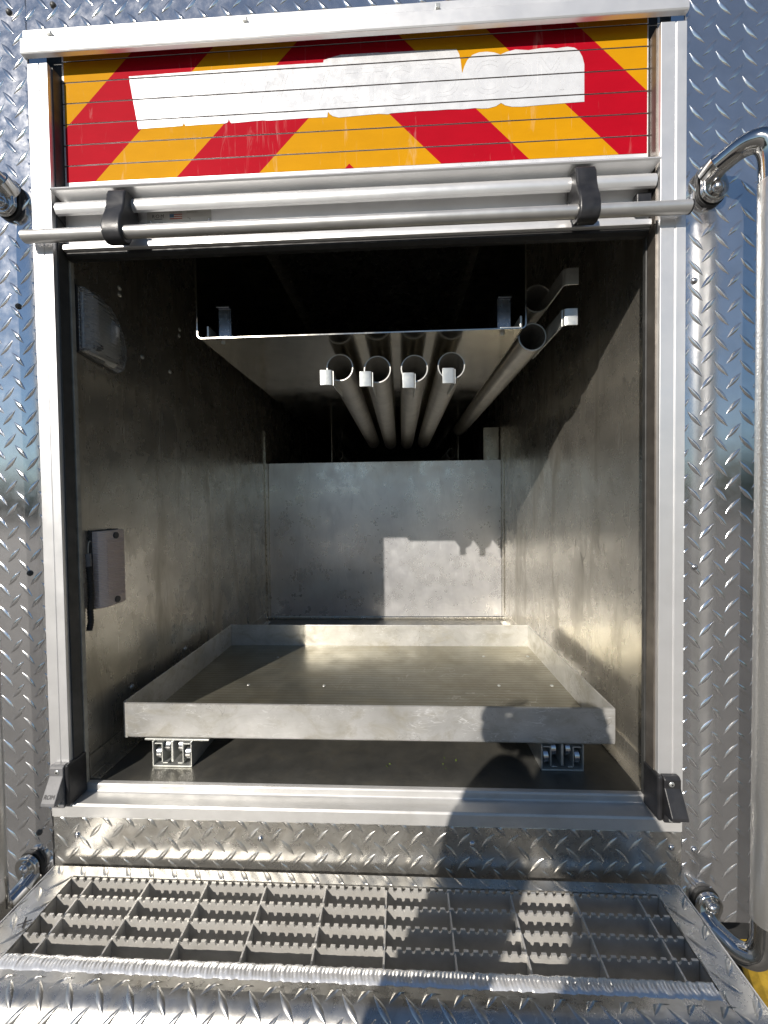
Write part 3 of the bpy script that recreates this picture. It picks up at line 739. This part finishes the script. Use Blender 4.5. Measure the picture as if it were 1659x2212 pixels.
def bracket(x, s_):
    # upright channel with a turned top and an angle at its foot
    z0 = BZ0+.0028
    u = MB(); u.box(x-.012, x+.012, .823, .826, z0+.006, z0+.070); u.box(x-.015, x+.013, .818, .90, z0+.0702, z0+.0735)
    u.box(x+s_*.0137-.0015, x+s_*.0137+.0015, .823, 1.2, z0+.006, z0+.07)
    u.build('slide_bracket', 'bracket_steel', box_, bevel=.0006)
    a = MB(); a.box(min(x-s_*.030, x+s_*.014), max(x-s_*.030, x+s_*.014), .806, 1.2, z0+.0002, z0+.004)
    xe = x-s_*.030; a.box(min(xe, xe+s_*.004), max(xe, xe+s_*.004), .806, 1.2, z0+.0041, z0+.026)
    a.build('foot_angle', 'galvanised', box_, bevel=.0006)
bracket(at(485, 690, .825).x, 1); bracket(at(1090, 680, .825).x, -1)
for px, py in ((482, 738), (1085, 733)):
    q = at(px, py, .815); MB().tube([(q.x, .815, BZ0), (q.x, .815, BZ0-.005)], .0045, 6).build('bolt', 'galvanised', box_)
for px in (600, 1005):
    q = at(px, 715, .84); MB().box(q.x-.012, q.x+.012, .84, .86, BZ0+.0027, BZ0+.010).build('stop', 'galvanised', box_, bevel=.0005)

# ------------------------------------------------------------------ pole storage tubes with retaining tabs
def ptube(x, z, y0, y1, label, r=.0305, tabs=None, grp='pole tubes', mt='tube_steel'):
    t_ = thing('storage_tube', (x, y0, z-r), label, 'tube', grp)
    MB().pipe((x, y0, z), (x, y1, z), r, r-.0024, 36).build('tube', mt, t_, smooth=True)
    MB().tube([(x, y1-.01, z), (x, y1-.006, z)], r-.003, 30).build('end_plug', 'chassis_shade_black', t_)
    if tabs:
        sx, tx, tz, ty, sgn = tabs      # strip position, tab centre, tab plane, fold side
        h = .0165
        st = MB().prism_x([(ty, tz-h), (ty, tz+h*.95), (ty+.05, tz+h*.6), (y0+.11, tz+.002), (y0+.11, tz-.004), (ty+.05, tz-h*.8)], sx-.0011, sx+.0011) if abs(sgn) == 1 else MB().prism_x([(ty, tz-h), (ty, tz+h), (y0+.10, tz+h), (y0+.10, tz-h)], sx-.0012, sx+.0012)
        so_ = st.build('retaining_strip', 'galvanised', t_, bevel=.0004)
        wd = .028*(1 if sgn > 0 else -1)
        pr_ = [(sx, ty+.001), (sx+wd*.1, ty-.004), (sx+wd*.3, ty-.006), (sx+wd, ty-.006), (sx+wd, ty-.0035), (sx+wd*.32, ty-.0035), (sx+wd*.15, ty-.001)]
        MB().prism_z(pr_, tz-h, tz+h).build('end_tab', 'galvanised', so_, smooth=True, bevel=.0005)
        for f in (.4, .75):
            MB().dome((sx+wd*f*.9, ty-.006, tz), (0, -1, 0), .003, .0012).build('rivet', 'galvanised', so_, smooth=True) if False else None
    return t_
names = ['first from the left under the locker', 'second from the left under the locker', 'third from the left under the locker', 'fourth from the left under the locker']
spec = [(734, 794, 706, 817), (815, 798, 791, 820), (895, 796, 883, 823), (975, 790, 969, 813)]
for (tx, tz_, hx, hz), nm in zip(spec, names):
    a = at(tx, tz_, .875); b = at(hx, hz, .850)
    zt2 = BZ0-.0312-.0145
    ptube(a.x, min(a.z, BZ0-.031), .875, 1.95, 'open steel pole tube with bright tab, '+nm, tabs=(b.x+.014, b.x, b.z, .850, -1))
for (tx, tz_, hx, hz), nm in zip([(1160, 645, 1232, 600), (1150, 728, 1230, 687)], ['upper', 'lower']):
    a = at(tx, tz_, .875); b = at(hx, hz, .800)
    ptube(max(a.x, BXX1+.0315), a.z, .875, 1.95, '%s of the two steel pole tubes beside the locker at the right wall' % nm, tabs=(b.x-.014, b.x, b.z, .800, 2))
for px, py, nm in ((730, 983, 'left'), (976, 979, 'right')):
    a = at(px, py, 2.30); ptube(a.x, a.z, 2.30, 3.1, 'small far pole tube end at the %s, seen above the back panel' % nm, r=.0300, grp='far tubes above the back panel', mt='lightened_steel')

# ------------------------------------------------------------------ lamps and wiring on the left wall
def wallpt(px, py): c_ = ray(px, py); q = c_*(XL/c_.x); return q
up = thing('compartment_lamp', (XL, .76, .285), 'clear ribbed half round lamp high on the left compartment wall', 'lamp')
ol = [(.705, .418), (.738, .420), (.768, .410), (.792, .388), (.806, .360), (.812, .330), (.810, .300), (.804, .282), (.770, .284), (.735, .288), (.705, .292)]
def wall_shape(ol, h0, h1, shrink, xoff=0.0, rings=3):
    cy_ = sum(p[0] for p in ol)/len(ol); cz_ = sum(p[1] for p in ol)/len(ol); n = len(ol); mb = MB(); vs = []
    for j in range(rings+1):
        k = j/rings; sf = 1-shrink*k*k
        vs += [(XL+h0+(h1-h0)*math.sin(k*math.pi/2), cy_+(y-cy_)*sf, cz_+(z-cz_)*sf) for y, z in ol]
    fs = [tuple(range(n))[::-1], tuple(range(rings*n, rings*n+n))]
    for j in range(rings):
        for i in range(n): fs.append((j*n+i, j*n+(i+1) % n, (j+1)*n+(i+1) % n, (j+1)*n+i))
    return mb.add(vs, fs)
wall_shape(ol, .0005, .006, .02, rings=1).build('lamp_base', 'lamp_base', up)
le = wall_shape([(y+(.755-y)*.04, z+(.35-z)*.04) for y, z in ol], .0062, .030, .28, rings=4).build('lens', 'lens_clear', up, smooth=True, angle=.5)
refl = wall_shape([(y+(.755-y)*.25, z+(.35-z)*.25) for y, z in ol], .0064, .012, .3, rings=2).build('reflector', 'galvanised', up, smooth=True)
ellip_b = MB().tube([(XL+.012, .775, .335), (XL+.020, .775, .352), (XL+.021, .775, .366), (XL+.014, .775, .378)], [.006, .011, .011, .005], 14).build('bulb', 'patch_white', up, smooth=True)
MB().box(XL+.0065, XL+.0125, .712, .738, .300, .405).build('ribbed_panel', 'patch_white', up, bevel=.002)
for k in range(12): MB().box(XL+.0126, XL+.0150, .712, .738, .302+.0085*k, .306+.0085*k).build('rib', 'patch_white', up)
for y, z in ((.735, .31), (.79, .31)):
    MB().tube([(XL+.013, y, z), (XL+.027, y, z)], .004, 12).build('screw', 'lamp_base', up)
lo = thing('compartment_lamp', (XL, .75, -.20), 'rectangular frosted lamp with fine ribs low on the left compartment wall', 'lamp')
a1, a2 = .722, .792; zb, zt_ = -.200, -.049
MB().box(XL+.0005, XL+.006, a1-.002, a2+.002, zb-.002, zt_+.002).build('lamp_base', 'lamp_base', lo, bevel=.001)
lp = [(XL+.0062, a1), (XL+.018, a1), (XL+.023, a1+.006), (XL+.025, a1+.018), (XL+.024, a2-.008), (XL+.020, a2-.001), (XL+.0062, a2)]
lz = MB().prism_z(lp, zb, zt_).build('lens', 'lens_frosted', lo, smooth=True, angle=.6, bevel=.001)
for k in range(34):
    z = zb+.006+(zt_-zb-.012)*k/33
    if 2 < k < 31: MB().box(XL+.0245, XL+.0262, a1+.014, a2-.010, z-.0008, z+.0008).build('rib', 'lens_frosted', lz)
for z in (zb+.010, zt_-.010):
    MB().tube([(XL+.015, .760, z), (XL+.0275, .760, z)], .0065, 16).build('screw_boss', 'lamp_base', lo, smooth=True)
wire = thing('cable_loom', (XL+.008, .704, -.24), 'black corrugated cable with plug hanging beside the lower lamp', 'cable')
pts = [(XL+.012, .7065, -.085-.001*k-.0045*k + 0) for k in range(1)]
cp = [(-.598, .7075, -.115), (-.597, .708, -.135), (-.5965, .709, -.155), (-.598, .711, -.175), (-.601, .711, -.20), (-.600, .7105, -.222), (-.602, .708, -.24)]
fine = []
for i in range(len(cp)-1):
    for k in range(8):
        u = k/8; fine.append(Vector(cp[i]).lerp(Vector(cp[i+1]), u))
MB().tube(fine, [.0056 if i % 2 else .0047 for i in range(len(fine))], 12).build('conduit', 'black_rubber', wire, smooth=True)
MB().tube([(-.598, .7075, -.114), (-.5985, .7072, -.090)], .0048, 10).build('plug', 'grey_plastic', wire, smooth=True)
MB().tube([(-.5985, .7072, -.090), (-.5985, .7074, -.078), (-.598, .7085, -.069), (-.5965, .710, -.0655), (-.595, .711, -.068)], .0011, 8).build('wire', 'seal_light', wire, smooth=True)

# ------------------------------------------------------------------ yellow hose under the truck, leaf bits on the floor
hz = -CAMZ
hose = MB()
def flat_hose(mb, pts, wd, th):
    vs = []; pts = [Vector(p) for p in pts]; n = 10
    for i, p in enumerate(pts):
        d = (pts[min(i+1, len(pts)-1)]-pts[max(i-1, 0)]).normalized(); a = Vector((-d.y, d.x, 0)).normalized()
        for k in range(n):
            th_ = 2*math.pi*k/n
            vs.append(p+a*math.copysign(abs(math.cos(th_))**.6, math.cos(th_))*wd + Vector((0, 0, 1))*math.sin(th_)*th)
    fs = [(i*n+k, i*n+(k+1) % n, (i+1)*n+(k+1) % n, (i+1)*n+k) for i in range(len(pts)-1) for k in range(n)]
    mb.add(vs, fs)
p0 = onz(1600, 1985, hz+.05); p1 = onz(1632, 2060, hz+.05); p2 = onz(1662, 2150, hz+.05); p3 = onz(1720, 2300, hz+.05)
flat_hose(hose, [p0+Vector((-.25, .45, 0)), p0+Vector((0, .08, 0)), p1, p2, p3], .045, .045)
ho = tag(hose.build('fire_hose', 'hose_yellow', base=(p1.x, p1.y, hz), smooth=True), 'yellow hose on the ground below the right grab handle, mostly hidden by the step', 'hose', 'hose strands below the handle')
hose2 = MB(); sh_ = Vector((.095, .02, 0))
flat_hose(hose2, [p0+Vector((-.15, .5, 0))+sh_, p0+Vector((0, .08, 0))+sh_, p1+sh_, p2+sh_*.9, p3+sh_], .042, .045)
tag(hose2.build('fire_hose', 'hose_yellow', base=(p1.x+.095, p1.y, hz), smooth=True), 'second yellow hose strand against the first, nearer the picture edge', 'hose', 'hose strands below the handle')
lf = MB()
for px, py, s_ in ((836, 1655, .004), (842, 1650, .003), (957, 1650, .004), (960, 1637, .003), (985, 1642, .0035), (963, 1660, .0025)):
    q = onz(px, py, ZF+.002); a = random.uniform(0, 6); d = Vector((math.cos(a), math.sin(a), .2))*s_; n_ = Vector((-math.sin(a), math.cos(a), .3))*s_*.4
    lf.add([q-d, q-n_, q+d, q+n_], [(0, 1, 2, 3)])
lo_ = lf.build('leaf_litter', 'leaf_green', base=(0, .8, ZF)); lo_['kind'] = 'stuff'; lo_['label'] = 'tiny green leaf crumbs on the compartment floor'; lo_['category'] = 'leaves'

# ------------------------------------------------------------------ the photographer, whose shadow falls on step and tray
def skin_mesh(name, verts, edges, radii, mat, parent, sub=2, rootv=0):
    b = Vector(parent['_b']); me = bpy.data.meshes.new(name)
    me.from_pydata([tuple(Vector(v)-b) for v in verts], edges, []); me.update()
    o = bpy.data.objects.new(name, me); sc.collection.objects.link(o); o.parent = parent; o['_b'] = list(b)
    md = o.modifiers.new('Skin', 'SKIN'); md.use_smooth_shade = True
    if not me.skin_vertices: me.attributes  # the layer comes with the modifier
    for i, r in enumerate(radii):
        sv = me.skin_vertices[0].data[i]; sv.radius = r if isinstance(r, tuple) else (r, r); sv.use_root = (i == rootv)
    sd = o.modifiers.new('Subdivision', 'SUBSURF'); sd.levels = sub; sd.render_levels = sub
    me.materials.append(M[mat]); return o
PX, PYY = -.215, -.50
per = thing('person', (PX, PYY, -CAMZ), 'person in dark jacket holding up a phone, standing behind the camera', 'person')
body_v = [(PX, PYY-.04, -.52), (PX, PYY-.03, -.36), (PX, PYY-.03, -.22), (PX, PYY-.01, -.115), (PX+.005, PYY+.01, -.03), (PX-.03, PYY+.015, .07), (PX-.045, PYY+.01, .14), (PX-.047, PYY, .19)]
body_r = [(.155, .11), (.14, .10), (.16, .11), (.075, .07), (.055, .055), (.072, .085), (.078, .095), (.05, .06)]
ed = [(i, i+1) for i in range(7)]
def chain(st, pts, rs):
    prev = st
    for p, r in zip(pts, rs):
        body_v.append(p); body_r.append(r); ed.append((prev, len(body_v)-1)); prev = len(body_v)-1
chain(2, [(PX-.17, PYY, -.155), (-.405, -.40, -.27), (-.355, -.24, -.34), (-.245, -.13, -.17), (-.180, -.05, -.050)], [.062, .055, .056, .077, .046])
chain(2, [(PX+.17, PYY, -.155), (.035, -.40, -.27), (.055, -.24, -.335), (.025, -.13, -.165), (-.012, -.05, -.06)], [.062, .055, .054, .050, .036])
chain(0, [(PX-.095, PYY-.04, -.62), (PX-.10, PYY-.02, -.96), (PX-.10, PYY-.05, -1.34), (PX-.10, PYY+.09, -1.385)], [.09, .062, .045, .035])
chain(0, [(PX+.095, PYY-.04, -.62), (PX+.10, PYY-.02, -.96), (PX+.10, PYY-.05, -1.34), (PX+.10, PYY+.09, -1.385)], [.09, .062, .045, .035])
bo = skin_mesh('body', body_v, ed, body_r, 'cloth_navy', per)
hm = MB()
hv = []
# head skin, hair and face
hc = Vector((PX-.047, PYY+.012, .105))
def ellip(c_, rx, ry, rz, n=18, m_=12, cut=None):
    mb = MB(); vs = []; fs = []
    for j in range(m_+1):
        th = math.pi*j/m_
        for k in range(n):
            a = 2*math.pi*k/n; vs.append(c_+Vector((rx*math.sin(th)*math.cos(a), ry*math.sin(th)*math.sin(a), rz*math.cos(th))))
    for j in range(m_):
        for k in range(n):
            f = (j*n+k, j*n+(k+1) % n, (j+1)*n+(k+1) % n, (j+1)*n+k)
            if cut is None or cut(sum((vs[i] for i in f), Vector())/4): fs.append(f)
    mb.add(vs, fs); return mb
ellip(hc, .079, .098, .118).build('head', 'skin', per, smooth=True, angle=3)
ellip(hc+Vector((0, -.008, .008)), .086, .103, .122, cut=lambda p: (p.y < hc.y+.03 and p.z > hc.z-.07) or p.z > hc.z+.06).build('hair', 'hair_brown', per, smooth=True, angle=3)
MB().prism_x([(hc.y+.09, .125), (hc.y+.118, .08), (hc.y+.09, .073)], hc.x-.013, hc.x+.013).build('nose', 'skin', per, bevel=.004)
for sx in (-1, 1):
    ellip(hc+Vector((sx*.030, .086, .012)), .013, .010, .009).build('eye', 'print_white', per, smooth=True, angle=3)
    ellip(hc+Vector((sx*.080, -.004, .0)), .010, .020, .030).build('ear', 'skin', per, smooth=True, angle=3)
ellip(hc+Vector((0, .088, -.052)), .024, .010, .007).build('mouth', 'print_red', per, smooth=True, angle=3)
# hands: palm with five fingers each, closed on the phone
def hand(sx, wx, wz):
    v = [(wx, -.05, wz), (wx-sx*.004, -.035, wz+.035), (wx+sx*.002, -.026, wz+.062)]
    r = [.030, (.038, .022), (.036, .020)]; e = [(0, 1), (1, 2)]
    for k in range(4):
        zz = wz+.020+.0205*k
        b0 = len(v)
        v += [(wx-sx*.012, -.020, zz+.004), (wx-sx*.004+sx*.018, -.008, zz+.006), (wx+sx*(.040+.004*(k in (1, 2))), -.0045, zz+.008)]
        r += [.0095, .0088, .0078]; e += [(1 if k < 2 else 2, b0), (b0, b0+1), (b0+1, b0+2)]
    b0 = len(v)
    v += [(wx+sx*.022, -.036, wz+.04), (wx+sx*.042, -.032, wz+.058), (wx+sx*.058, -.028, wz+.066)]
    r += [.012, .0105, .009]; e += [(1, b0), (b0, b0+1), (b0+1, b0+2)]
    return skin_mesh('hand', v, e, r, 'skin', per, sub=1)
hand(1, -.192, -.050); hand(-1, -.014, -.056)
phn = thing('phone', (-.085, -.016, -.065), 'black phone held up in both hands behind the camera', 'phone')
MB().box(-.165, .008, -.0235, -.0155, -.072, .031).build('phone_body', 'black_plastic', phn, bevel=.003)
MB().box(-.162, .005, -.0242, -.0237, -.052, .028).build('screen', 'print_black', phn)

for o in sc.objects:
    if '_b' in o: del o['_b']
